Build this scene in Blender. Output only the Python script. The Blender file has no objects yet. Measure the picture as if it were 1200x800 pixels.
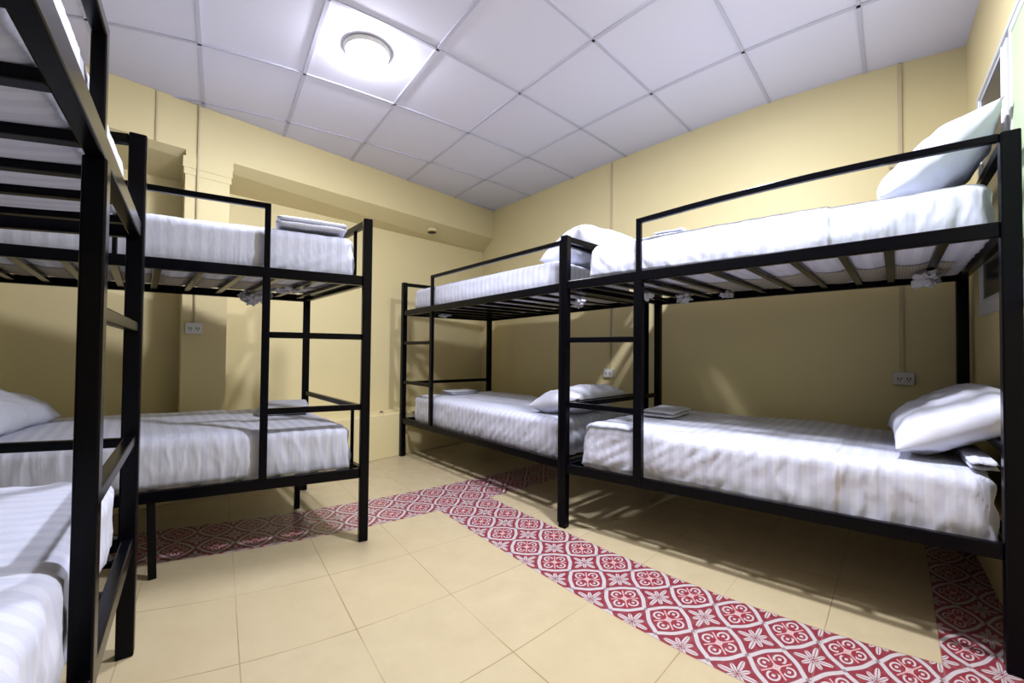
import bpy, bmesh, math, random
from mathutils import Vector, Matrix, noise, Euler

random.seed(7)
scene = bpy.context.scene
COL = scene.collection
PI = math.pi

# ----------------------------------------------------------------------------
# helpers
# ----------------------------------------------------------------------------
def link(o):
    COL.objects.link(o)
    return o

def tag(o, label=None, cat=None, group=None, kind=None):
    if label: o['label'] = label
    if cat: o['category'] = cat
    if group: o['group'] = group
    if kind: o['kind'] = kind
    return o

def empty(name, loc):
    o = bpy.data.objects.new(name, None)
    o.empty_display_size = 0.1
    o.location = loc
    return link(o)

def obj(name, bm, mat, parent=None, smooth=False, bevel=0.0):
    """world-space bmesh -> one mesh object (kept in the parent's frame)"""
    if parent is not None:
        off = root_loc(parent)
        bmesh.ops.translate(bm, verts=bm.verts, vec=-off)
    me = bpy.data.meshes.new(name)
    bmesh.ops.recalc_face_normals(bm, faces=bm.faces)
    bm.to_mesh(me); bm.free()
    for m in (mat if isinstance(mat, (list, tuple)) else [mat]):
        me.materials.append(m)
    if smooth:
        for p in me.polygons: p.use_smooth = True
    o = bpy.data.objects.new(name, me)
    link(o)
    if parent is not None: o.parent = parent
    if bevel > 0:
        b = o.modifiers.new('bevel', 'BEVEL'); b.width = bevel; b.segments = 2
        b.limit_method = 'ANGLE'; b.angle_limit = math.radians(40)
    return o

def root_loc(o):
    v = Vector((0, 0, 0))
    while o is not None:
        v += Vector(o.location); o = o.parent
    return v

def add_bar(bm, pts, w, h, up=(0, 0, 1)):
    """rectangular tube along a polyline; w = sideways, h = along 'up'"""
    pts = [Vector(p) for p in pts]
    rings = []
    n = len(pts)
    for i, p in enumerate(pts):
        if i == 0: d = pts[1] - p
        elif i == n - 1: d = p - pts[i - 1]
        else: d = (pts[i + 1] - p).normalized() + (p - pts[i - 1]).normalized()
        d.normalize()
        u = Vector(up)
        if abs(d.dot(u)) > .95: u = Vector((1, 0, 0))
        s = d.cross(u).normalized(); u2 = s.cross(d).normalized()
        rings.append([bm.verts.new(p + s * a * w / 2 + u2 * b * h / 2) for a, b in ((-1, -1), (1, -1), (1, 1), (-1, 1))])
    for a, b in zip(rings, rings[1:]):
        for k in range(4):
            bm.faces.new((a[k], a[(k + 1) % 4], b[(k + 1) % 4], b[k]))
    bm.faces.new(rings[0][::-1]); bm.faces.new(rings[-1])

def add_post(bm, x, y, z0, z1, sx, sy, d=(1, 0)):
    """vertical box, its sides along direction d"""
    dx = Vector((d[0], d[1], 0)).normalized(); dy = Vector((-dx.y, dx.x, 0))
    vs = []
    for z in (z0, z1):
        vs.append([bm.verts.new(Vector((x, y, z)) + dx * a * sx / 2 + dy * b * sy / 2) for a, b in ((-1, -1), (1, -1), (1, 1), (-1, 1))])
    for k in range(4):
        bm.faces.new((vs[0][k], vs[0][(k + 1) % 4], vs[1][(k + 1) % 4], vs[1][k]))
    bm.faces.new(vs[0][::-1]); bm.faces.new(vs[1])

def add_box(bm, c, half, mat=None):
    m = mat or Matrix.Identity(3)
    c = Vector(c); v = []
    for z in (-1, 1):
        v.append([bm.verts.new(c + m @ Vector((a * half[0], b * half[1], z * half[2]))) for a, b in ((-1, -1), (1, -1), (1, 1), (-1, 1))])
    for k in range(4):
        bm.faces.new((v[0][k], v[0][(k + 1) % 4], v[1][(k + 1) % 4], v[1][k]))
    bm.faces.new(v[0][::-1]); bm.faces.new(v[1])

def add_quad(bm, pts):
    return bm.faces.new([bm.verts.new(Vector(p)) for p in pts])

def add_cyl(bm, c, axis, r, h, n=20, r2=None):
    axis = Vector(axis).normalized(); a = axis.orthogonal().normalized(); b = axis.cross(a)
    r2 = r if r2 is None else r2
    c = Vector(c); A = []; B = []
    for k in range(n):
        t = 2 * PI * k / n; d = a * math.cos(t) + b * math.sin(t)
        A.append(bm.verts.new(c + d * r)); B.append(bm.verts.new(c + axis * h + d * r2))
    for k in range(n):
        bm.faces.new((A[k], A[(k + 1) % n], B[(k + 1) % n], B[k]))
    bm.faces.new(A[::-1]); bm.faces.new(B)

# ----------------------------------------------------------------------------
# node helper
# ----------------------------------------------------------------------------
class NT:
    def __init__(s, name):
        s.m = bpy.data.materials.new(name); s.m.use_nodes = True
        s.t = s.m.node_tree; s.n = s.t.nodes; s.l = s.t.links
        s.b = s.n['Principled BSDF']
    def node(s, typ, **kw):
        n = s.n.new(typ)
        for k, v in kw.items(): setattr(n, k, v)
        return n
    def set(s, sock, v):
        if hasattr(v, 'is_output') or isinstance(v, bpy.types.NodeSocket): s.l.new(v, sock)
        else: sock.default_value = v
    def math(s, op, a, b=None, c=None):
        n = s.node('ShaderNodeMath', operation=op)
        s.set(n.inputs[0], a)
        if b is not None: s.set(n.inputs[1], b)
        if c is not None: s.set(n.inputs[2], c)
        return n.outputs[0]
    def mix(s, f, a, b):
        n = s.node('ShaderNodeMix', data_type='RGBA')
        s.set(n.inputs[0], f); s.set(n.inputs[6], a); s.set(n.inputs[7], b)
        return n.outputs[2]
    def noise(s, scale, detail=3, vec=None, rough=.5):
        n = s.node('ShaderNodeTexNoise'); n.inputs['Scale'].default_value = scale
        n.inputs['Detail'].default_value = detail; n.inputs['Roughness'].default_value = rough
        if vec is not None: s.l.new(vec, n.inputs['Vector'])
        return n.outputs['Fac']
    def ramp(s, f, p0, p1, c0=(0, 0, 0, 1), c1=(1, 1, 1, 1)):
        n = s.node('ShaderNodeValToRGB'); n.color_ramp.elements[0].position = p0; n.color_ramp.elements[1].position = p1
        n.color_ramp.elements[0].color = c0; n.color_ramp.elements[1].color = c1
        s.l.new(f, n.inputs[0]); return n.outputs[0]
    def obj(s): return s.node('ShaderNodeTexCoord').outputs['Object']
    def uv(s): return s.node('ShaderNodeTexCoord').outputs['UV']
    def bump(s, h, strength=.2, dist=.01):
        n = s.node('ShaderNodeBump'); n.inputs['Strength'].default_value = strength; n.inputs['Distance'].default_value = dist
        s.l.new(h, n.inputs['Height']); s.l.new(n.outputs[0], s.b.inputs['Normal'])
    def base(s, v): s.set(s.b.inputs['Base Color'], v)
    def rough(s, v): s.set(s.b.inputs['Roughness'], v)

def c4(r, g, b): return (r, g, b, 1.0)

def mat_simple(name, col, rough=.5, spec=.5, metal=0.0):
    t = NT(name); t.base(c4(*col)); t.rough(rough)
    t.b.inputs['Specular IOR Level'].default_value = spec; t.b.inputs['Metallic'].default_value = metal
    return t.m

def mat_wall():
    t = NT('cream_yellow_paint')
    o = t.obj()
    n1 = t.noise(1.3, 3, o); n2 = t.noise(60, 4, o)
    t.base(t.mix(t.ramp(n1, .35, .7), c4(.83, .72, .41), c4(.80, .69, .385)))
    t.rough(.55); t.b.inputs['Specular IOR Level'].default_value = .3
    t.bump(n2, .08, .004)
    return t.m

def mat_metal():
    t = NT('black_gloss_steel')
    o = t.obj()
    t.base(c4(.002, .002, .004)); t.rough(.22)
    t.b.inputs['Specular IOR Level'].default_value = .10
    t.bump(t.noise(140, 2, o), .05, .002)
    return t.m

def mat_sheet():
    t = NT('white_striped_sheet')
    uv = t.uv(); sep = t.node('ShaderNodeSeparateXYZ'); t.l.new(uv, sep.inputs[0])
    s = t.math('SINE', t.math('MULTIPLY', sep.outputs[0], 2 * PI / .05))
    k = t.ramp(t.math('MULTIPLY_ADD', s, .5, .5), .38, .62)
    t.base(t.mix(k, c4(.60, .625, .785), c4(.685, .71, .87)))
    rr = t.math('MULTIPLY_ADD', k, -.25, .75); t.rough(rr)
    t.b.inputs['Specular IOR Level'].default_value = .35
    try:
        t.b.inputs['Sheen Weight'].default_value = .15
    except Exception: pass
    cx = t.node('ShaderNodeCombineXYZ'); t.l.new(t.math('MULTIPLY', sep.outputs[0], 34), cx.inputs[0]); t.l.new(t.math('MULTIPLY', sep.outputs[1], 5), cx.inputs[1])
    pl = t.noise(1.0, 3, cx.outputs[0]); hh = t.math('MULTIPLY_ADD', t.noise(26, 4, t.obj()), .35, pl)
    t.bump(hh, .22, .012)
    return t.m

def mat_cloth(name, col, scale=18, strength=.35):
    t = NT(name); t.base(c4(*col)); t.rough(.8)
    t.b.inputs['Specular IOR Level'].default_value = .25
    t.bump(t.noise(scale, 4, t.obj()), strength, .012)
    return t.m

def mat_ticking():
    t = NT('beige_mattress_ticking')
    uv = t.uv(); sep = t.node('ShaderNodeSeparateXYZ'); t.l.new(uv, sep.inputs[0])
    s = t.math('SINE', t.math('MULTIPLY', sep.outputs[0], 2 * PI / .011))
    k = t.math('MULTIPLY_ADD', s, .5, .5)
    t.base(t.mix(k, c4(.33, .29, .24), c4(.50, .46, .40))); t.rough(.9)
    return t.m

def mat_ceiling():
    t = NT('ceiling_board')
    o = t.obj()
    t.base(t.mix(t.noise(.9, 2, o), c4(.79, .79, .95), c4(.84, .84, .98))); t.rough(.7)
    t.b.inputs['Specular IOR Level'].default_value = .3
    t.bump(t.noise(90, 3, o), .05, .003)
    return t.m

def mat_floor():
    """0.40 m cream tiles with rows of red and white encaustic tiles; UV in metres"""
    t = NT('cream_and_patterned_tile')
    uv = t.uv(); sep = t.node('ShaderNodeSeparateXYZ'); t.l.new(uv, sep.inputs[0])
    M = t.math
    x, y = sep.outputs[0], sep.outputs[1]
    # tile grid, joints at x = -.565 + .4k, y = -.48 - .4k
    tx = M('DIVIDE', M('ADD', x, .565), .4); ty = M('DIVIDE', M('ADD', y, .48), .4)
    fx = M('ABSOLUTE', M('SUBTRACT', M('FRACT', tx), .5)); fy = M('ABSOLUTE', M('SUBTRACT', M('FRACT', ty), .5))
    joint = M('GREATER_THAN', M('MAXIMUM', fx, fy), .4945)
    ix = M('FLOOR', tx); iy = M('FLOOR', ty)
    # patterned rows: tile column ix == -1, tile rows iy == -1 and iy == -8
    p = M('MAXIMUM', M('MULTIPLY', M('COMPARE', ix, -1, .2), M('LESS_THAN', iy, -.5)), M('MAXIMUM', M('COMPARE', iy, -1, .2), M('COMPARE', iy, -8, .2)))
    # cream
    cell = t.node('ShaderNodeCombineXYZ'); t.l.new(ix, cell.inputs[0]); t.l.new(iy, cell.inputs[1])
    wn = t.node('ShaderNodeTexWhiteNoise'); t.l.new(cell.outputs[0], wn.inputs[0])
    n1 = t.noise(7, 5, uv, .6); n2 = t.noise(2.2, 3, uv)
    cream = t.mix(t.ramp(n1, .3, .75), c4(.575, .485, .315), c4(.50, .415, .26))
    cream = t.mix(M('MULTIPLY', wn.outputs[0], .35), cream, c4(.56, .45, .275))
    cream = t.mix(M('MULTIPLY', t.ramp(n2, .55, .8), .35), cream, c4(.50, .385, .22))
    jn = t.noise(3.0, 2, uv)
    cream = t.mix(M('MULTIPLY', joint, t.ramp(jn, .35, .62, c4(.25, .25, .25), c4(.85, .85, .85))), cream, c4(.30, .20, .10))
    # pattern, period .2
    X = M('DIVIDE', M('ADD', x, .745), .2); Y = M('DIVIDE', M('ADD', y, .67), .2)
    a = M('ADD', X, Y); b = M('SUBTRACT', X, Y)
    ra = M('ROUND', a); rb = M('ROUND', b)
    al = M('SUBTRACT', a, ra); bl = M('SUBTRACT', b, rb)
    odd = M('GREATER_THAN', M('ABSOLUTE', M('MODULO', M('ADD', ra, rb), 2)), .5)   # 1 = scroll medallion
    sg = M('MULTIPLY_ADD', odd, 2, -1)
    aa = M('ABSOLUTE', al); ab = M('ABSOLUTE', bl)
    def edge(m, o_):
        wob = M('MULTIPLY', M('COSINE', M('MULTIPLY', o_, 2 * PI)), .030)
        return M('ADD', M('SUBTRACT', .5, m), M('MULTIPLY', sg, wob))
    d = M('MINIMUM', edge(aa, bl), edge(ab, al))
    band = M('LESS_THAN', M('ABSOLUTE', d), .058)
    line = M('LESS_THAN', M('ABSOLUTE', M('SUBTRACT', M('ABSOLUTE', d), .074)), .017)
    mid = M('LESS_THAN', M('ABSOLUTE', d), .012)
    r = M('SQRT', M('ADD', M('MULTIPLY', al, al), M('MULTIPLY', bl, bl)))
    th = M('ARCTAN2', bl, al)
    # star medallion: eight leaves
    c2 = M('ABSOLUTE', M('COSINE', M('MULTIPLY', th, 2)))
    s2 = M('ABSOLUTE', M('SINE', M('MULTIPLY', th, 2)))
    leafA = M('LESS_THAN', r, M('MULTIPLY_ADD', M('POWER', c2, 3), .30, .03))
    leafB = M('LESS_THAN', r, M('MULTIPLY_ADD', M('POWER', s2, 5), .44, .03))
    leafV = M('LESS_THAN', M('ABSOLUTE', M('SUBTRACT', r, M('MULTIPLY_ADD', M('POWER', c2, 4), .33, .09))), .016)
    vein = M('LESS_THAN', M('MINIMUM', M('MINIMUM', aa, ab), M('MULTIPLY', M('MINIMUM', M('ABSOLUTE', M('SUBTRACT', al, bl)), M('ABSOLUTE', M('ADD', al, bl))), .707)), .009)
    star_w = M('MULTIPLY', M('MAXIMUM', leafA, leafB), M('SUBTRACT', 1.0, vein))
    outl = M('LESS_THAN', M('ABSOLUTE', M('SUBTRACT', r, M('MULTIPLY_ADD', M('POWER', s2, 5), .44, .055))), .013)
    # scroll medallion: four rings with small squares, centre flower
    la = M('SUBTRACT', M('ABSOLUTE', al), .205); lb = M('SUBTRACT', M('ABSOLUTE', bl), .205)
    rr = M('SQRT', M('ADD', M('MULTIPLY', la, la), M('MULTIPLY', lb, lb)))
    ring = M('LESS_THAN', M('ABSOLUTE', M('SUBTRACT', rr, .135)), .027)
    cut = M('GREATER_THAN', M('ADD', la, lb), -.13)
    ring = M('MULTIPLY', ring, cut)
    dot = M('LESS_THAN', M('ADD', M('ABSOLUTE', la), M('ABSOLUTE', lb)), .055)
    cross = M('LESS_THAN', M('MINIMUM', aa, ab), .022)
    cross = M('MULTIPLY', cross, M('LESS_THAN', r, .40))
    flower = M('LESS_THAN', r, M('MULTIPLY_ADD', c2, .035, .075))
    scroll_w = M('MAXIMUM', M('MAXIMUM', ring, dot), flower)
    red = c4(.26, .032, .048); white = c4(.55, .50, .52); pink = c4(.62, .35, .36); dark = c4(.10, .035, .05)
    inner_star = t.mix(star_w, red, white)
    inner_star = t.mix(outl, inner_star, c4(.13, .035, .05))
    inner_star = t.mix(leafV, inner_star, c4(.17, .04, .05))
    inner_scroll = t.mix(scroll_w, red, white)
    inner_scroll = t.mix(cross, inner_scroll, pink)
    inner = t.mix(odd, inner_star, inner_scroll)
    pc = t.mix(band, inner, white)
    pc = t.mix(line, pc, c4(.22, .05, .07))
    node_r = M('SQRT', M('ADD', M('POWER', M('SUBTRACT', .5, aa), 2), M('POWER', M('SUBTRACT', .5, ab), 2)))
    pc = t.mix(M('MULTIPLY', M('LESS_THAN', node_r, .055), .6), pc, dark)
    pc = t.mix(M('MULTIPLY', t.ramp(t.noise(30, 3, uv), .5, .8), .25), pc, c4(.45, .3, .28))
    pc = t.mix(M('MULTIPLY', joint, .5), pc, c4(.35, .2, .18))
    t.base(t.mix(p, cream, pc))
    t.rough(M('MULTIPLY_ADD', n1, .25, .22))
    t.b.inputs['Specular IOR Level'].default_value = .45
    t.bump(M('SUBTRACT', 1.0, joint), .15, .002)
    return t.m

M_WALL = mat_wall(); M_METAL = mat_metal(); M_SHEET = mat_sheet()
M_PILLOW = mat_cloth('white_pillowcase', (.70, .72, .86), 14, .3)
M_TOWEL = mat_cloth('white_towel', (.69, .71, .84), 120, .5)
M_TICK = mat_ticking(); M_CEIL = mat_ceiling(); M_FLOOR = mat_floor()
M_TBAR = mat_simple('ceiling_tbar_enamel', (.60, .60, .74), .45)
M_DARKGAP = mat_simple('shadow_gap_strip', (.20, .17, .15), .8)
M_PLASTIC = mat_simple('white_plastic', (.80, .80, .80), .35)
M_DARK = mat_simple('dark_slot', (.03, .03, .03), .6)
M_DUCT = mat_simple('painted_conduit', (.62, .52, .33), .5)
M_ALU = mat_simple('white_aluminium', (.72, .74, .78), .3, .5)
M_GLASS_DARK = mat_simple('night_glass', (.010, .012, .025), .25, .15)
M_GLASS_GREEN = mat_simple('pale_green_screen_film', (.50, .62, .40), .5)
M_PLINTH = M_WALL

def emission(name, col, strength):
    m = bpy.data.materials.new(name); m.use_nodes = True
    nt = m.node_tree; nt.nodes.remove(nt.nodes['Principled BSDF'])
    e = nt.nodes.new('ShaderNodeEmission'); e.inputs[0].default_value = c4(*col); e.inputs[1].default_value = strength
    nt.links.new(e.outputs[0], nt.nodes['Material Output'].inputs[0]); return m
LAMP_COL = (.95, .96, 1.04)

# ----------------------------------------------------------------------------
# floor and ceiling tile mapping (regular tiles, grid bent to imitate wide-lens curvature)
# ----------------------------------------------------------------------------
FL_inv= [[-0.87287, -1.28397], [-0.06757, 1.93638], [-0.08698, -0.09531], [0.05452, 0.05743], [-0.07934, -0.08522], [0.04865, 0.05307], [2.00293, -0.01446], [0.31028, 0.36588], [-0.14508, -0.14087], [-0.00485, -0.0184], [0.03223, 0.04143], [-0.16071, -0.20165], [-0.03123, -0.08274], [0.05265, 0.07072], [-0.03438, -0.04035], [0.07363, 0.1023], [-0.1041, -0.11494], [0.06376, 0.06646], [-0.08322, -0.11016], [0.12603, 0.16182], [0.0291, 0.04892]]
CE_fwd= [[-0.68959, -1.06397], [0.08863, 2.11663], [0.09169, 0.11778], [-0.0812, -0.10223], [0.03057, 0.03902], [0.00853, 0.00967], [2.04282, 0.0401], [-0.24258, -0.29564], [0.07881, 0.10915], [0.06241, 0.07247], [-0.05141, -0.06313], [0.14997, 0.17522], [-0.01237, -0.03349], [0.003, 0.00559], [-0.01744, -0.01983], [-0.09746, -0.1066], [0.10703, 0.13018], [-0.05762, -0.07192], [0.03573, 0.03749], [-0.00963, -0.00733], [0.02995, 0.03434]]
def poly(C, x, y):
    X = (x + .8) / 2; Y = (y + 1.2) / 2; k = 0; u = v = 0
    for i in range(6):
        for j in range(6 - i):
            b = X ** i * Y ** j; u += C[k][0] * b; v += C[k][1] * b; k += 1
    return u, v

H = 2.668
# plan of the room
WA = [(.82, 1.14), (.809, .918), (.797, .35), (.793, -.181), (.785, -.967), (.802, -1.544), (.842, -2.06), (.936, -2.534), (1.067, -2.948)]
CORNER = Vector((1.067, -2.948)); WC_END = Vector((-3.55, -3.749))
BEAM0 = Vector((.809, .918)); BEAM1 = Vector((-3.55, .275))
REC0 = Vector((.82, 1.14)); REC1 = Vector((-3.55, .66))
def lerp(a, b, t): return a + (b - a) * t
def on(a, b, x):            # point of the line a-b at given x
    return lerp(a, b, (x - a.x) / (b.x - a.x))

def structure(name, bm, mat, parent=None, smooth=False, bevel=0):
    o = obj(name, bm, mat, parent, smooth, bevel)
    if parent is None: tag(o, kind='structure')
    return o

def build_room():
    # floor
    bm = bmesh.new(); uvl = bm.loops.layers.uv.new('UVMap')
    nx, ny = 50, 56; x0, x1, y0, y1 = -3.7, 1.25, -3.9, 1.3
    V = [[bm.verts.new((x0 + (x1 - x0) * i / nx, y0 + (y1 - y0) * j / ny, 0)) for j in range(ny + 1)] for i in range(nx + 1)]
    def fuv(co):
        x = min(max(co.x, -3.0), 1.15); y = min(max(co.y, -3.35), 1.2)
        u, v = poly(FL_inv, x, y)
        return (u + (co.x - x), v + (co.y - y))
    for i in range(nx):
        for j in range(ny):
            f = bm.faces.new((V[i][j], V[i + 1][j], V[i + 1][j + 1], V[i][j + 1]))
            for l in f.loops: l[uvl].uv = fuv(l.vert.co)
    structure('floor', bm, M_FLOOR)
    # ceiling boards + T-bars
    bm = bmesh.new(); add_quad(bm, [(x0, y0, H + .006), (x0, y1, H + .006), (x1, y1, H + .006), (x1, y0, H + .006)])
    structure('ceiling', bm, M_CEIL)
    bm = bmesh.new()
    def tb(pts, w): add_bar(bm, [(p[0], p[1], H + .003) for p in pts], w, .008)
    for i in range(0, 6):          # bars along the right wall
        gx = -(i) * .6
        pts = [poly(CE_fwd, gx, gy) for gy in [(.75 - .15 * k) for k in range(0, 30)]]
        tb([p for p in pts if p[1] > -3.5], .020)
    for j in range(-1, 7):         # bars across
        gy = -(j) * .6
        pts = [poly(CE_fwd, gx, gy) for gx in [(.7 - .15 * k) for k in range(0, 27)]]
        pts = [p for p in pts if p[0] > -3.4]
        if len(pts) > 1: tb(pts, .016)
    structure('trim_1', bm, M_TBAR)
    # right wall
    bm = bmesh.new()
    pts = WA
    for (a, b) in zip(pts, pts[1:]):
        f = add_quad(bm, [(a[0], a[1], 0), (b[0], b[1], 0), (b[0], b[1], H + .01), (a[0], a[1], H + .01)])
    bmesh.ops.remove_doubles(bm, verts=bm.verts, dist=1e-5)
    for (a, b) in zip(pts, pts[1:]):   # outer leaf gives the wall its thickness
        add_quad(bm, [(a[0] + .15, a[1], 0), (b[0] + .15, b[1], 0), (b[0] + .15, b[1], H + .01), (a[0] + .15, a[1], H + .01)])
    structure('wall_right', bm, M_WALL, smooth=True)
    # back wall (recessed behind the beam)
    bm = bmesh.new()
    d = (REC1 - REC0).normalized(); n = Vector((-d.y, d.x)) * -1
    if n.y < 0: n = -n
    a, b = REC0 - d * .1, REC1
    cs = [(a.x, a.y), (b.x, b.y), (b.x + n.x * .12, b.y + n.y * .12), (a.x + n.x * .12, a.y + n.y * .12)]
    add_prism(bm, cs, 0, H + .01)
    structure('wall_back', bm, M_WALL)
    # beam with sloping soffit
    bm = bmesh.new()
    secs = []
    for x in (.815, -3.55):
        f = on(BEAM0, BEAM1, x); r = on(REC0, REC1, x)
        secs.append([bm.verts.new((f.x, f.y, 2.343)), bm.verts.new((f.x, f.y, H + .005)), bm.verts.new((r.x, r.y, H + .005)), bm.verts.new((r.x, r.y, 2.215))])
    for k in range(4):
        bm.faces.new((secs[0][k], secs[0][(k + 1) % 4], secs[1][(k + 1) % 4], secs[1][k]))
    bm.faces.new(secs[0]); bm.faces.new(secs[1][::-1])
    structure('trim_2', bm, M_WALL)
    # pilaster below the beam, with a stepped capital
    bm = bmesh.new()
    d = (BEAM1 - BEAM0).normalized()
    def pil(xa, xb, z0, z1, out=0):
        fa = on(BEAM0, BEAM1, xa); fb = on(BEAM0, BEAM1, xb); ra = on(REC0, REC1, xa); rb = on(REC0, REC1, xb)
        nn = Vector((d.y, -d.x)); nn = -nn if nn.y > 0 else nn
        add_prism(bm, [(fa.x + nn.x * out, fa.y + nn.y * out), (fb.x + nn.x * out, fb.y + nn.y * out), (rb.x, rb.y), (ra.x, ra.y)], z0, z1)
    pil(-1.872, -2.128, 0, 2.25, .0)
    pil(-1.863, -2.137, 2.18, 2.225, .004)
    pil(-1.858, -2.143, 2.225, 2.30, .008)
    pil(-1.853, -2.128, 2.28, 2.3425, .003)
    structure('trim_3', bm, M_WALL)
    # plinth ledge at the foot of the back wall
    bm = bmesh.new()
    P0 = Vector((.80, .885)); P1 = Vector((-3.55, .17))
    def pl(x): return on(P0, P1, x)
    q = [pl(.80), pl(-3.5), on(REC0, REC1, -3.5), on(REC0, REC1, .80)]
    add_prism(bm, [(p.x, p.y) for p in q], 0, .405)
    structure('baseboard_back', bm, M_PLINTH, bevel=.006)
    # window wall with opening
    bm = bmesh.new()
    d = (WC_END - CORNER).normalized()
    def C(x, off=0):
        p = on(CORNER, WC_END, x); n_ = Vector((d.y, -d.x)); n_ = n_ if n_.y < 0 else -n_
        return Vector((p.x + n_.x * off, p.y + n_.y * off))
    WX0, WX1, WZ0, WZ1 = .70, -1.05, 1.185, 2.21
    T = .14
    def seg(xa, xb, z0, z1):
        a0, b0, a1, b1 = C(xa), C(xb), C(xa, T), C(xb, T)
        add_prism(bm, [(a0.x, a0.y), (b0.x, b0.y), (b1.x, b1.y), (a1.x, a1.y)], z0, z1)
    seg(1.11, WX0, 0, H + .01); seg(WX0, WX1, 0, WZ0); seg(WX0, WX1, WZ1, H + .01); seg(WX1, -3.55, 0, H + .01)
    structure('wall_front', bm, M_WALL)
    # window: frame, mullion, sashes, panes, all set almost flush with the wall
    w = tag(empty('window_1', (C(-.17).x, C(-.17).y, WZ0)), kind='structure')
    bm = bmesh.new()
    def wbar(xa, xb, z0, z1, o0, o1):
        a0, b0, a1, b1 = C(xa, o0), C(xb, o0), C(xa, o1), C(xb, o1)
        add_prism(bm, [(a0.x, a0.y), (b0.x, b0.y), (b1.x, b1.y), (a1.x, a1.y)], z0, z1)
    wbar(WX0, WX0 - .035, WZ0, WZ1, -.012, .028); wbar(WX1 + .06, WX1, WZ0, WZ1, -.012, .028)
    wbar(WX0, WX1, WZ0, WZ0 + .06, -.014, .028); wbar(WX0, WX1, WZ1 - .02, WZ1, -.014, .028)
    obj('window_frame', bm, M_ALU, w, bevel=.003)
    bm = bmesh.new(); wbar(.215, .125, WZ0 + .06, WZ1 - .035, -.012, .028); wbar(.19, .185, WZ0 + .06, WZ1 - .035, -.016, .0)
    obj('mullion', bm, M_ALU, w, bevel=.003)
    for k, (xa, xb, o) in enumerate(((WX0 - .035, .20, -.006), (.10, WX1 + .06, -.010))):
        bm = bmesh.new()
        z0, z1 = WZ0 + .06, WZ1 - .02; s = .014 if k == 0 else .03
        wbar(xa, xa - s, z0, z1, o, o + .025); wbar(xb + s, xb, z0, z1, o, o + .025)
        wbar(xa - s, xb + s, z0, z0 + s, o, o + .025); wbar(xa - s, xb + s, z1 - s, z1, o, o + .025)
        sash = obj('sash', bm, M_ALU, w, bevel=.002)
        bm = bmesh.new(); wbar(xa - s, xb + s, z0 + s, z1 - s, o + .003, o + .009)
        obj('pane', bm, M_GLASS_DARK if k == 0 else M_GLASS_GREEN, sash)
    # dark panel standing in for the night behind the window
    bm = bmesh.new(); wbar(WX0, WX1, WZ0, WZ1, .115, .135)
    obj('night_panel', bm, M_DARK, w)
    # left wall
    bm = bmesh.new(); add_prism(bm, [(-3.45, .6), (-3.45, -3.75), (-3.6, -3.75), (-3.6, .6)], 0, H + .01)
    structure('wall_left', bm, M_WALL)

def add_prism(bm, pts, z0, z1):
    a = [bm.verts.new((p[0], p[1], z0)) for p in pts]; b = [bm.verts.new((p[0], p[1], z1)) for p in pts]
    n = len(pts)
    for k in range(n): bm.faces.new((a[k], a[(k + 1) % n], b[(k + 1) % n], b[k]))
    bm.faces.new(a[::-1]); bm.faces.new(b)

build_room()

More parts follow.
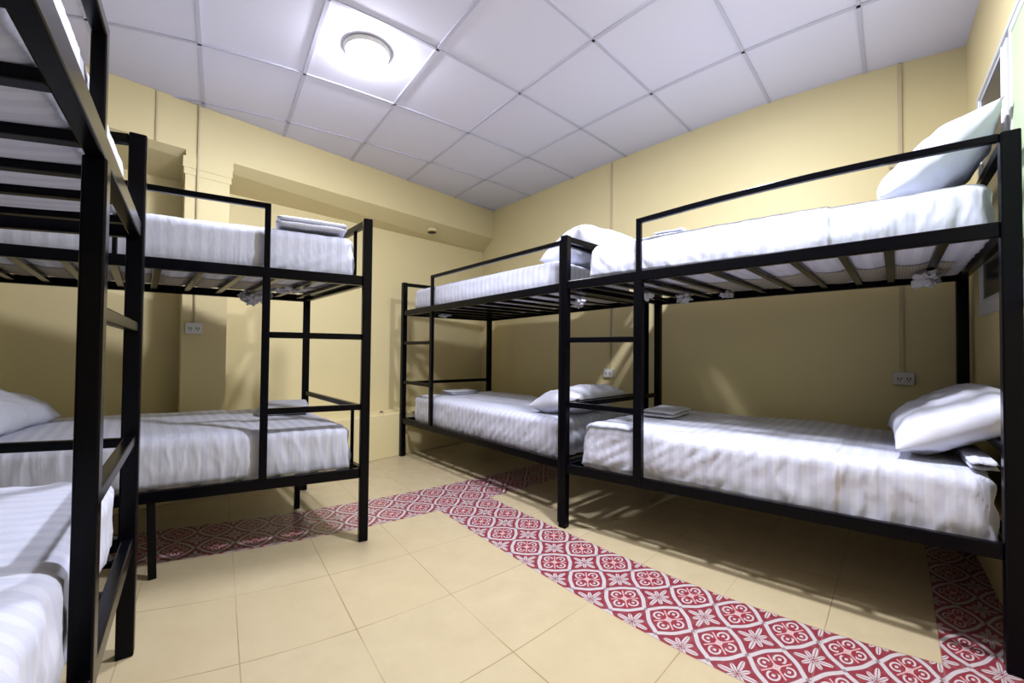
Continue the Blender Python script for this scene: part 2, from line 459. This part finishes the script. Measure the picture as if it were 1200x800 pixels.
# ----------------------------------------------------------------------------
# bunk beds
# ----------------------------------------------------------------------------
class Bunk:
    """A = front corner at the ladder, B = front corner far from it, C/D = corners behind B/A"""
    def __init__(s, label, A, B, C, D, up=(1.385, 1.385), lo=(.36, .36), top=(1.70, 1.70), lad=.26, lw=.045, slats=None, mid=None, bow=0, end_stub=False, guard=None):
        s.guard = guard or top
        s.A, s.B, s.C, s.D = [Vector(p) for p in (A, B, C, D)]
        s.up, s.lo, s.top = up, lo, top
        o = (s.A + s.B + s.C + s.D) / 4
        s.root = tag(empty('bunk_bed', (o.x, o.y, 0)), label, 'bunk bed', 'black steel bunk beds')
        s.build(lad, lw, slats, mid, bow, end_stub)
    def p(s, u, v): 
        f = s.A.lerp(s.B, u); b = s.D.lerp(s.C, u); return f.lerp(b, v)
    def P(s, u, v, z): q = s.p(u, v); return Vector((q.x, q.y, z))
    def h(s, pr, u): return pr[0] + (pr[1] - pr[0]) * u
    def part(s, name, bm, bevel=.004): return obj(name, bm, M_METAL, s.root, bevel=bevel)
    def bar(s, name, pts, w, h_):
        bm = bmesh.new(); add_bar(bm, pts, w, h_); return s.part(name, bm)
    def build(s, lad, lw, slats, mid, bow, end_stub):
        du = s.B - s.A
        PW = .046
        for (u, v) in ((0, 0), (1, 0), (1, 1), (0, 1)):
            q = s.p(u, v); bm = bmesh.new()
            add_post(bm, q.x, q.y, 0, s.h(s.top, u), PW, PW, du)
            s.part('post', bm, .005)
        L = du.length; e = .023 / L
        for v in (0, 1):
            s.bar('upper_side_rail', [s.P(e, v, s.h(s.up, e)), s.P(1 - e, v, s.h(s.up, 1 - e))], .030, .050)
            s.bar('lower_side_rail', [s.P(e, v, s.h(s.lo, e)), s.P(1 - e, v, s.h(s.lo, 1 - e))], .030, .050)
        for u in (0, 1):
            ev = .025
            s.bar('upper_end_rail', [s.P(u, ev, s.h(s.up, u)), s.P(u, 1 - ev, s.h(s.up, u))], .030, .045)
            s.bar('lower_end_rail', [s.P(u, ev, s.h(s.lo, u)), s.P(u, 1 - ev, s.h(s.lo, u))], .030, .045)
            s.bar('headboard_rail', [s.P(u, ev, .69), s.P(u, 1 - ev, .69)], .025, .030)
            bm = bmesh.new()
            z = s.h(s.top, u) - .018
            add_bar(bm, [s.P(u, ev, z), s.P(u, 1 - ev, z)], .028, .032)
            q = s.p(u, .16)
            if end_stub: add_post(bm, q.x, q.y, s.h(s.up, u) + .022, z - .016, .018, .018, du)
            s.part('end_guard', bm, .003)
            if end_stub:
                bm = bmesh.new(); q = s.p(u, .16)
                add_post(bm, q.x, q.y, s.h(s.lo, u) + .022, .675, .018, .018, du)
                s.part('headboard_bar', bm, .003)
        # back guard
        bm = bmesh.new(); z = s.h(s.top, .5) - .018
        # ladder
        q = s.p(lad, 0)
        bm2 = bmesh.new(); add_post(bm2, q.x, q.y, s.h(s.lo, lad) - .02, s.h(s.up, lad) - .024, lw, lw * .8, du)
        s.part('ladder_upright', bm2)
        for z in (1.068, .70):
            s.bar('rung', [s.P(e, 0, z), s.P(lad - lw / 2 / L, 0, z)], .028, .030)
        bm.free()
        # guard rail
        bm = bmesh.new()
        zt0 = s.h(s.guard, lad) - .013; zt1 = s.h(s.guard, 1) - .013
        pts = []
        n = 10
        for k in range(n + 1):
            t = k / n; u = lad + (1 - e - lad) * t
            pts.append(s.P(u, 0, zt0 + (zt1 - zt0) * t + bow * math.sin(PI * t)))
        add_bar(bm, pts, .024, .026)
        add_post(bm, q.x, q.y, s.h(s.up, lad) + .024, zt0 + .013, .026, .024, du)
        if mid:
            q2 = s.p(mid, 0); t = (mid - lad) / (1 - lad)
            add_post(bm, q2.x, q2.y, s.h(s.up, mid) + .024, zt0 + (zt1 - zt0) * t - .01, .016, .016, du)
        s.part('guard_rail', bm, .003)
        # slats
        for lv in (s.up, s.lo):
            for u in slats:
                z = s.h(lv, u)
                s.bar('slat', [s.P(u, .018, z), s.P(u, .982, z)], .032, .022)

SL = [.055, .145, .24, .331, .448, .542, .644, .743, .827, .914]
R1 = Bunk('black steel bunk bed along the right wall standing in the far corner',
          (-.445, .65), (-.405, -1.388), (.560, -1.31), (.554, .63), up=(1.352, 1.385), lo=(.335, .335), top=(1.645, 1.665), lad=.253, lw=.036,
          slats=[.05, .15, .25, .35, .45, .55, .65, .75, .85, .94])
R2 = Bunk('black steel bunk bed along the right wall reaching the window wall',
          (-.447, -1.438), (-.155, -3.108), (.925, -2.932), (.62, -1.385), up=(1.382, 1.412), lo=(.335, .375), top=(1.672, 1.725), lad=.262, lw=.045, slats=SL, bow=.018)
BB = Bunk('black steel bunk bed standing along the back wall under the beam',
          (-1.403, -.895), (-2.949, -.56), (-2.96, .44), (-1.43, .17), up=(1.365, 1.372), lo=(.355, .355), top=(1.695, 1.72), lad=.292, lw=.034,
          slats=[.045, .134, .243, .345, .45, .553, .65, .75, .85, .94], mid=.645, end_stub=True)
NN = Bunk('nearest black steel bunk bed, cut off by the left edge of the photo',
          (-2.316, -1.25), (-2.416, -3.22), (-3.22, -2.90), (-3.120, -.93), up=(1.385, 1.385), lo=(.36, .36), top=(1.705, 1.66), lad=.375, lw=.045, guard=(1.655, 1.58),
          slats=[.075, .19, .29, .39, .50, .60, .70, .80, .90])

# support legs under the middle of the back bunk's lower frame
for (ut, ub, v, z0) in ((.555, .548, .0, .0), (.09, .09, .62, 0)):
    bm = bmesh.new()
    add_bar(bm, [BB.P(ub, v + .01, z0), BB.P(ut, v + .01, .335)], .03, .03)
    obj('support_leg', bm, M_METAL, BB.root, bevel=.003)

# ----------------------------------------------------------------------------
# mattresses
# ----------------------------------------------------------------------------
def nz(x, y, z, s=1.0): return noise.noise(Vector((x * s, y * s, z * s)))

def mattress(bed, label, u0, u1, v0, v1, zb, zt, seed, seam=None, seam_dir=1, slant=(0, 0), upper=False, slats=(), fold=1.0, group=None):
    """rounded soft box, wrapped in a sheet; u/v are fractions of the bed frame"""
    L = (bed.p(u1, .5) - bed.p(u0, .5)).length; W = (bed.p(.5, v1) - bed.p(.5, v0)).length
    T = zt - zb
    hx, hy, hz = L / 2, W / 2, T / 2
    nx, ny, nz_ = 300, 56, 14
    bm = bmesh.new(); uvl = bm.loops.layers.uv.new('UVMap')
    vd = {}
    def key(i, j, k): return (i, j, k)
    def V(i, j, k):
        kk = (i, j, k)
        if kk in vd: return vd[kk]
        x = -hx + 2 * hx * i / nx; y = -hy + 2 * hy * j / ny; z = -hz + 2 * hz * k / nz_
        r = .022 + .040 * min(1.0, k / nz_ * 1.6)
        # pull samples towards the rounded edges
        q = Vector((max(-hx + r, min(hx - r, x)), max(-hy + r, min(hy - r, y)), max(-hz + r * .7, min(hz - r * .7, z))))
        d = Vector((x, y, z)) - q
        if d.length > 1e-6:
            rx = Vector((d.x / r, d.y / r, d.z / (r * .7)))
            m = max(abs(rx.x), abs(rx.y), abs(rx.z)); nrm = rx.normalized()
            pos = q + Vector((nrm.x * r * m, nrm.y * r * m, nrm.z * r * .7 * m))
            n_ = nrm
        else:
            pos = q; n_ = Vector((0, 0, 1))
        pos, n_ = Vector(pos), n_
        side = abs(n_.y) if abs(y) > hy - r else 0
        endf = abs(n_.x) if abs(x) > hx - r else 0
        top = max(0, n_.z) if z > 0 else 0
        S = seed * 7.31
        a = 0.0
        uu = (x + hx) / L
        sl = slant[0] + (slant[1] - slant[0]) * uu
        if side > .3:
            hgt = (z + hz) / T
            w = x + sl * (1 - hgt) * T + .03 * nz(x * 4, S, hgt * 2)
            amp = (.35 + .65 * abs(nz(w * 2.3, S + 3, 0)) * 2)
            a += fold * .003 * amp * math.sin(w * 2 * PI / .085 + 3 * nz(w * 3, S, 1)) * (1.15 - hgt) * side
            a += fold * .004 * nz(w * 5, hgt * 1.2, S) * side
            a += fold * .004 * nz(w * 16, hgt * 2.5, S + 5) * side
            w2 = w * 1.0 + .05 * nz(x * 2, S + 11, 0)
            rg = 1 - abs(nz(w2 * 7, hgt * .9, S + 20)) * 2.6
            a += fold * .0034 * (max(0, rg) ** 3 - .4) * side * (.5 + .9 * abs(nz(x * 1.7, S, 3)) * 2)
            rg = 1 - abs(nz(w2 * 17, hgt * 1.5, S + 31)) * 3
            a += fold * .0036 * max(0, rg) ** 2 * side
            rg = 1 - abs(nz(w2 * 34, hgt * 2.2, S + 47)) * 3
            a += fold * .0016 * max(0, rg) ** 2 * side
            if hgt < .3: a -= .010 * (1 - hgt / .3) * side    # tucked under
        if endf > .3:
            a += fold * (.008 * nz(y * 9, z * 4, S) + .005 * math.sin((y + z * .8) * 2 * PI / .1)) * endf
        if top > .3:
            a += fold * (.006 * nz(x * 3.2, y * 3.2, S + 9) + .0035 * nz(x * 9 + y * 4, y * 9, S + 2)) * top
            a += .010 * (1 - (x / hx) ** 2) * (1 - (y / hy) ** 2) * top   # gentle crown
        if seam is not None:
            under = (uu - seam - .012 * nz(y * 3, z * 5, S)) * seam_dir
            lift = .007 * max(0.0, min(1.0, 1 - under / .006)) if under > 0 else .007
            if not (z < 0 and n_.z < -.5): a += lift
        pos = pos + Vector((n_.x, n_.y, n_.z)) * a
        if n_.z < -.5 or (z <= -hz + 1e-6):
            ub = u0 + (u1 - u0) * uu
            if slats:
                dd = min(abs(ub - s_) for s_ in slats) * L
                pos.z -= .016 * min(1, dd / .05) * (1 - (y / hy) ** 6)
        fu = (pos.x + hx) / L; fv = (pos.y + hy) / W
        g = bed.P(u0 + (u1 - u0) * fu, v0 + (v1 - v0) * fv, zb + hz + pos.z)
        vv = bm.verts.new(g); vd[kk] = vv
        return vv
    def face(vs, kind):
        f = bm.faces.new([V(*q) for q in vs])
        for l, q in zip(f.loops, vs):
            X = 2 * hx * q[0] / nx; Y = 2 * hy * q[1] / ny; Z = 2 * hz * q[2] / nz_
            l[uvl].uv = (X, Y + Z) if kind != 'end' else (Y, Z)
    for i in range(nx):
        for j in range(ny):
            face([(i, j, nz_), (i + 1, j, nz_), (i + 1, j + 1, nz_), (i, j + 1, nz_)], 'top')
            face([(i, j, 0), (i, j + 1, 0), (i + 1, j + 1, 0), (i + 1, j, 0)], 'bot')
        for k in range(nz_):
            face([(i, 0, k), (i + 1, 0, k), (i + 1, 0, k + 1), (i, 0, k + 1)], 'side')
            face([(i, ny, k), (i, ny, k + 1), (i + 1, ny, k + 1), (i + 1, ny, k)], 'side')
    for j in range(ny):
        for k in range(nz_):
            face([(0, j, k), (0, j, k + 1), (0, j + 1, k + 1), (0, j + 1, k)], 'end')
            face([(nx, j, k), (nx, j + 1, k), (nx, j + 1, k + 1), (nx, j, k + 1)], 'end')
    c = bed.p((u0 + u1) / 2, (v0 + v1) / 2)
    root = tag(empty('mattress', (c.x, c.y, zb)), label, 'mattress', group)
    obj('fitted_sheet', bm, M_SHEET, root, smooth=True)
    if upper:
        # bare ticking between the tucked-in edges of the sheet, seen from below
        bm = bmesh.new(); uvl = bm.loops.layers.uv.new('UVMap')
        nu, nv = 90, 8; rows = []
        for i in range(nu + 1):
            uu = .035 + .93 * i / nu; ub = u0 + (u1 - u0) * uu
            dd = min(abs(ub - s_) for s_ in slats) * L
            va = .47 + .05 * nz(uu * 9, seed, 0) - .03 * min(1, dd / .05)
            vb = .86 + .05 * nz(uu * 9, seed, 4) + .02 * min(1, dd / .05)
            row = []
            for j in range(nv + 1):
                fv = va + (vb - va) * j / nv; y = (fv - .5) * 2
                z = zb - .0035 - .016 * min(1, dd / .05) * (1 - y ** 6)
                row.append((bm.verts.new(bed.P(ub, v0 + (v1 - v0) * fv, z)), uu * L, fv * W))
            rows.append(row)
        for a_, b_ in zip(rows, rows[1:]):
            for j in range(nv):
                q = (a_[j], b_[j], b_[j + 1], a_[j + 1])
                f = bm.faces.new([t_[0] for t_ in q])
                for l, t_ in zip(f.loops, q): l[uvl].uv = (t_[1], t_[2])
        obj('ticking_panel', bm, M_TICK, root, smooth=True)
    return root

def crumple(bm, c, r, seed, sq=(1, 1, 1), sub=3):
    g = bmesh.ops.create_icosphere(bm, subdivisions=4, radius=1.0)
    for v in g['verts']:
        n_ = v.co.normalized()
        k = 1 + .8 * nz(n_.x * 1.7 + seed, n_.y * 1.7, n_.z * 1.7) + .7 * nz(n_.x * 4, n_.y * 4 + seed, n_.z * 4)
        v.co = Vector(c) + Vector((n_.x * sq[0], n_.y * sq[1], n_.z * sq[2])) * r * k

def knot(root, bed, spots):
    for i, (u, v, z, r, sq) in enumerate(spots):
        bm = bmesh.new(); crumple(bm, bed.P(u, v, z), r, i * 3.1 + u * 17, sq)
        obj('sheet_knot', bm, M_TOWEL, root, smooth=True)

m = mattress(R1, 'white sheeted mattress on the upper deck of the far corner bunk', .055, .955, .035, .95, 1.392, 1.575, 1, upper=True, slats=[.05, .15, .25, .35, .45, .55, .65, .75, .85, .94], fold=.5)
knot(m, R1, [(.86, .5, 1.35, .035, (1, 1, .8)), (.93, .35, 1.345, .03, (1.3, .8, .7)), (.12, .3, 1.34, .03, (1.5, 1, .6))])
m = mattress(R1, 'white sheeted mattress on the lower deck of the far corner bunk', .07, .965, .032, .95, .350, .585, 2, slant=(.6, 1.0), fold=1.0)
m = mattress(R2, 'white sheeted mattress on the upper deck of the bunk by the window', .075, .985, .03, .95, 1.412, 1.60, 3, seam=.712, seam_dir=1, upper=True, slats=SL, slant=(-1.2, 0), fold=.7)
knot(m, R2, [(.19, .75, 1.365, .035, (1, 1.2, .8)), (.12, .5, 1.37, .03, (1, 1, 1)), (.905, .62, 1.36, .035, (.8, 1.2, .9)), (.34, .8, 1.375, .04, (1.4, .8, .5))])
m = mattress(R2, 'white striped mattress on the lower deck of the bunk by the window', .055, .985, .032, .95, .355, .598, 4, seam=.72, seam_dir=1, slant=(1.6, -.6), fold=1.25)
m = mattress(BB, 'white sheeted mattress on the upper deck of the back wall bunk', .025, .985, .03, .95, 1.392, 1.60, 5, upper=True, slats=[.045, .134, .243, .345, .45, .553, .65, .75, .85, .94], slant=(-1.3, -1.3), fold=.7)
knot(m, BB, [(.205, .88, 1.36, .045, (1.3, .8, .9)), (.235, .95, 1.345, .04, (1, 1, .9)), (.12, .5, 1.372, .04, (1.6, .6, .5)), (.155, .62, 1.37, .035, (1.4, .8, .5))])
m = mattress(BB, 'white striped mattress on the lower deck of the back wall bunk', .03, .985, .032, .95, .372, .60, 6, seam=.305, seam_dir=-1, slant=(.2, -.3), fold=1.0)
m = mattress(NN, 'white sheeted mattress on the upper deck of the nearest bunk', .075, .965, .025, .95, 1.398, 1.575, 7, upper=True, slats=[.075, .19, .29, .39, .50, .60, .70, .80, .90], fold=.8)
knot(m, NN, [(.27, .55, 1.36, .05, (1.2, 1, .9)), (.18, .7, 1.35, .04, (1, 1, .8))])
m = mattress(NN, 'white striped mattress on the lower deck of the nearest bunk', .035, .965, .032, .95, .372, .60, 8, slant=(0, 0), fold=1.1)

# ----------------------------------------------------------------------------
# pillows and towels
# ----------------------------------------------------------------------------
def pillow(label, loc, eul, L, W, T, seed, sag=0.0, group='white pillows on the bunks'):
    bm = bmesh.new(); n = 36
    R_ = Euler(eul, 'XYZ').to_matrix()
    def pt(i, j, s):
        x = -1 + 2 * i / n; y = -1 + 2 * j / n
        e = max(0.0, (1 - abs(x) ** 3.2) * (1 - abs(y) ** 3.2)) ** .62
        px = x * (1 - .07 * (1 - y * y) * abs(x)); py = y * (1 - .09 * (1 - x * x) * abs(y))
        z = s * T / 2 * e
        wr = .012 * nz(x * 2.2 + seed, y * 2.2, s) + .007 * nz(x * 6, y * 6 + seed, s * 2) * (1 if e > .02 else 0)
        rad = .010 * math.sin(math.atan2(y, x) * 14 + 4 * nz(x, y, seed)) * max(0, (x * x + y * y) - .5) * e
        z += (wr + rad) * min(1, e * 3)
        z -= sag * x * x
        return Vector(loc) + R_ @ Vector((px * L / 2, py * W / 2, z))
    G = {}
    def V(i, j, s):
        b = i in (0, n) or j in (0, n)
        k = (i, j, 0 if b else s)
        if k not in G: G[k] = bm.verts.new(pt(i, j, s))
        return G[k]
    for s in (1, -1):
        for i in range(n):
            for j in range(n):
                q = [V(i, j, s), V(i + 1, j, s), V(i + 1, j + 1, s), V(i, j + 1, s)]
                bm.faces.new(q if s > 0 else q[::-1])
    o = obj('pillow', bm, M_PILLOW, None, smooth=True)
    return tag(o, label, 'pillow', group)

def towel(label, bed, u, v, z, lx, ly, t, layers=3, ang=0, seed=0, name='folded_towel', cat='towel', group='folded white towels'):
    """folded cloth: stacked soft slabs with rounded fold on one edge; length lx along the bed"""
    c = bed.P(u, v, z)
    d = (bed.p(1, .5) - bed.p(0, .5)); a0 = math.atan2(d.y, d.x) + ang
    ca, sa = math.cos(a0), math.sin(a0)
    bm = bmesh.new()
    th = t / layers
    for k in range(layers):
        nx, ny = 20, 12; r = th / 2
        sh = Vector((.006 * math.sin(seed + k * 2.1), .006 * math.cos(seed + k * 1.3), 0))
        ring = {}
        for s in (1, -1):
            for i in range(nx + 1):
                for j in range(ny + 1):
                    x = -1 + 2 * i / nx; y = -1 + 2 * j / ny
                    b = abs(x) == 1 or abs(y) == 1
                    e = (max(0, (1 - abs(x) ** 10) * (1 - abs(y) ** 8))) ** .5
                    zz = th * (k + .5) + s * th * .52 * e + .004 * nz(x * 2 + seed, y * 2, k)
                    X = x * lx / 2 + sh.x; Y = y * ly / 2 + sh.y
                    key = (i, j, 0 if b else s)
                    if key not in ring: ring[key] = bm.verts.new((c.x + X * ca - Y * sa, c.y + X * sa + Y * ca, c.z + zz))
            for i in range(nx):
                for j in range(ny):
                    q = [ring[(a, b, 0 if (a in (0, nx) or b in (0, ny)) else s)] for a, b in ((i, j), (i + 1, j), (i + 1, j + 1), (i, j + 1))]
                    bm.faces.new(q if s > 0 else q[::-1])
    o = obj(name, bm, M_TOWEL, None, smooth=True)
    return tag(o, label, cat, group)

def ang_of(bed): d = bed.B - bed.A; return math.atan2(d.y, d.x)
def onbed(bed, u, v, z): return bed.P(u, v, z)

aR2 = ang_of(R2); aR1 = ang_of(R1); aB = ang_of(BB); aN = ang_of(NN)
# pillow local x = across the bed, local y = along it; positive pitch lifts the far end
def place_pillow(label, bed, u, v, z, pitch, L, W, T, seed, yaw=0, roll=0, sag=0):
    a = ang_of(bed)
    R_ = Matrix.Rotation(a - PI / 2 + yaw, 3, 'Z') @ Matrix.Rotation(pitch, 3, 'X') @ Matrix.Rotation(roll, 3, 'Y')
    return pillow(label, bed.P(u, v, z), R_.to_euler('XYZ'), L, W, T, seed, sag)

place_pillow('white pillow leaning on the head end of the lower deck by the window', R2, .935, .40, .748, math.radians(30), .64, .42, .19, 1, roll=math.radians(2))
place_pillow('white pillow propped against the window frame on the upper deck', R2, .905, .45, 1.775, math.radians(40), .64, .44, .20, 2)
place_pillow('white pillow on the lower deck of the far corner bunk', R1, .90, .42, .675, math.radians(12), .62, .42, .18, 3, yaw=.1)
place_pillow('puffed white pillow on the upper deck of the far corner bunk', R1, .925, .50, 1.705, math.radians(20), .64, .42, .26, 4, yaw=-.1)
place_pillow('white pillow at the left end of the back bunk, lower deck', BB, .945, .45, .715, math.radians(24), .60, .40, .17, 5)

towel('folded white towel lying on the upper deck of the back bunk', BB, .145, .13, 1.618, .33, .22, .05, 2, seed=1)
towel('folded white towel lying on the lower deck of the back bunk', BB, .135, .68, .610, .27, .42, .05, 3, seed=2)
towel('folded white towel at the foot of the far corner lower deck', R1, .145, .45, .592, .20, .32, .03, 2, seed=3)
towel('folded white towel at the foot of the lower deck by the window', R2, .185, .55, .616, .20, .34, .04, 2, seed=4)
towel('folded white towel at the foot of the upper deck by the window', R2, .30, .25, 1.618, .16, .26, .03, 2, seed=5)
towel('folded white towel lying on the lower deck of the nearest bunk', NN, .36, .52, .612, .24, .30, .05, 3, seed=6)
towel('folded white sheet tucked under the leaning pillow by the window', R2, .965, .25, .606, .07, .40, .035, 2, seed=7, name='folded_sheet', cat='folded sheet', group=None)

# ----------------------------------------------------------------------------
# wall fittings
# ----------------------------------------------------------------------------
def fit_frame(p, q):
    d = (Vector(q) - Vector(p)).normalized(); return Vector((d.x, d.y, 0))

def outlet(label, c, dirv, nrm, w=.115, h=.072):
    root = tag(empty('wall_outlet', c), label, 'wall socket', 'white double wall sockets')
    dirv = Vector(dirv).normalized(); nrm = Vector(nrm).normalized()
    m = Matrix((dirv, nrm, Vector((0, 0, 1)))).transposed()
    bm = bmesh.new(); add_box(bm, Vector(c) + nrm * .012, (w / 2, .013, h / 2), m)
    obj('cover_plate', bm, M_PLASTIC, root, bevel=.004)
    for s in (-1, 1):
        bm = bmesh.new()
        add_box(bm, Vector(c) + nrm * .0265 + dirv * s * w * .21, (w * .15, .0015, h * .30), m)
        sk = obj('socket', bm, M_PLASTIC, root, bevel=.002)
        bm = bmesh.new()
        for k in (-1, 1):
            add_box(bm, Vector(c) + nrm * .0285 + dirv * (s * w * .21 + k * .0065) + Vector((0, 0, .006 * k * 0)), (.0022, .001, .0065), m)
        add_box(bm, Vector(c) + nrm * .0285 + dirv * (s * w * .21) - Vector((0, 0, .013)), (.003, .001, .003), m)
        obj('slots', bm, M_DARK, sk)
    return root

def conduit(label, a, b, w=.016, nrm=(0, -1, 0), group='painted conduits on the walls'):
    bm = bmesh.new(); add_bar(bm, [a, b], w, w * .7, up=nrm)
    return tag(obj('conduit', bm, M_DUCT, None, bevel=.002), label, 'conduit', group)

nA = Vector((-1, 0, 0))
dR = fit_frame((.936, -2.534), (1.067, -2.948)); nR = Vector((dR.y, -dR.x, 0)); nR = nR if nR.x < 0 else -nR
outlet('white double wall socket above the pillow end by the window', (.987 , -2.695, .869), dR, nR, .092, .07)
outlet('white double wall socket behind the ladder between the two right bunks', (.786, -.82, .82), (0, -1, 0), nA, .10, .072)
dB = fit_frame(BEAM0, BEAM1); nB = Vector((-dB.y, dB.x, 0)); nB = nB if nB.y < 0 else -nB
pp = on(BEAM0, BEAM1, -2.065)
outlet('white double wall socket on the pilaster of the back wall', (pp.x, pp.y, 1.135), dB, nB, .095, .075)
conduit('painted conduit running up to the ceiling near the window', Vector((.986, -2.69, .905)) + nR * .007, Vector((.986, -2.69, H - .002)) + nR * .007, .017, nR)
conduit('painted conduit rising between the two right bunks', (.7795, -.83, .86), (.7795, -.83, H - .002), .014, nA)
q = on(BEAM0, BEAM1, -2.062)
conduit('painted conduit down the pilaster of the back wall', Vector((q.x, q.y, 1.175)) + nB * .014, Vector((q.x, q.y, H - .002)) + nB * .014, .010, nB)
q = on(BEAM0, BEAM1, -2.285)
conduit('short painted conduit on the beam left of the pilaster', Vector((q.x, q.y, 2.345)) + nB * .006, Vector((q.x, q.y, H - .002)) + nB * .006, .010, nB)
# small junction box on the right wall above the upper deck
bm = bmesh.new(); m = Matrix((dR, nR, Vector((0, 0, 1)))).transposed()
add_box(bm, Vector((.982, -2.68, 2.09)) + nR * .018, (.04, .018, .022), m)
tag(obj('junction_box', bm, M_DUCT, None, bevel=.006), 'small painted junction box on the conduit above the upper deck', 'junction box')
# pipe stub in the ledge and the slot in the soffit
t = tag(empty('pipe_stub', (-.635, .70, .405)), 'small dark pipe stub on the ledge at the foot of the back wall', 'pipe')
bm = bmesh.new(); add_cyl(bm, (-.635, .70, .404), (0, 0, 1), .026, .018, 16, .022)
obj('collar', bm, M_DUCT, t, bevel=.002)
bm = bmesh.new(); add_cyl(bm, (-.635, .70, .42), (0, 0, 1), .014, .012, 12)
obj('cap', bm, M_DARK, t)
t = tag(empty('soffit_vent', (-.02, .90, 2.30)), 'small dark recessed fitting in the underside of the beam', 'recessed fitting')
bm = bmesh.new(); add_cyl(bm, (-.02, .90, 2.262), (0, .1, 1), .055, .03, 24)
obj('trim_ring', bm, M_WALL, t)
bm = bmesh.new(); add_cyl(bm, (-.02, .90, 2.259), (0, .1, 1), .042, .02, 24)
obj('opening', bm, M_DARK, t)

# ----------------------------------------------------------------------------
# ceiling lamps
# ----------------------------------------------------------------------------
def lamp(label, x, y, power, depth, k_):
    t = tag(empty('ceiling_lamp', (x, y, H)), label, 'ceiling lamp', 'round ceiling lamps')
    bm = bmesh.new(); add_cyl(bm, (x, y, H - .021), (0, 0, 1), .093 * k_, .022, 40, .102 * k_)
    obj('lamp_base', bm, M_PLASTIC, t, bevel=.003)
    bm = bmesh.new()
    n, R_ = 40, .090 * k_
    rings = [[bm.verts.new((x + R_ * math.cos(2 * PI * k / n) * q, y + R_ * math.sin(2 * PI * k / n) * q, H - .022 - depth * math.sqrt(1 - q * q))) for k in range(n)] for q in (1, .95, .85, .7, .5, .25)]
    for A_, B_ in zip(rings, rings[1:]):
        for k in range(n): bm.faces.new((A_[k], A_[(k + 1) % n], B_[(k + 1) % n], B_[k]))
    bm.faces.new(rings[-1])
    obj('diffuser', bm, emission('lamp_light', LAMP_COL, power), t, smooth=True)
lamp('glowing round ceiling lamp near the back wall beam', -1.385, -.80, 250, .026, 1.25)
lamp('glowing round ceiling lamp in the near half of the ceiling', -.80, -2.30, 690, .003, 1.0)

# ----------------------------------------------------------------------------
# world, camera, view
# ----------------------------------------------------------------------------
w = bpy.data.worlds.new('night'); scene.world = w; w.use_nodes = True
w.node_tree.nodes['Background'].inputs[0].default_value = (.02, .025, .04, 1); w.node_tree.nodes['Background'].inputs[1].default_value = .3

yaw, pitch, roll = .6959, .0193, .01
f = Vector((math.sin(yaw) * math.cos(pitch), math.cos(yaw) * math.cos(pitch), math.sin(pitch)))
r = Vector((math.cos(yaw), -math.sin(yaw), 0)); u = r.cross(f)
r2 = r * math.cos(roll) + u * math.sin(roll); u2 = -r * math.sin(roll) + u * math.cos(roll)
cd = bpy.data.cameras.new('camera'); cam = bpy.data.objects.new('camera', cd); link(cam)
mw = Matrix((r2, u2, -f)).transposed().to_4x4(); mw.translation = Vector((-2.2594, -3.1303, 1.0)); cam.matrix_world = mw
cd.sensor_width = 36; cd.lens = 15.0; cd.shift_y = 1.97 / 1200; cd.clip_start = .02
scene.camera = cam

scene.view_settings.view_transform = 'Standard'
scene.view_settings.look = 'None'
scene.view_settings.gamma = 1.0
scene.view_settings.use_curve_mapping = False
scene.view_settings.exposure = 0.30
scene.cycles.max_bounces = 10
scene.cycles.diffuse_bounces = 2
scene.cycles.use_denoising = True
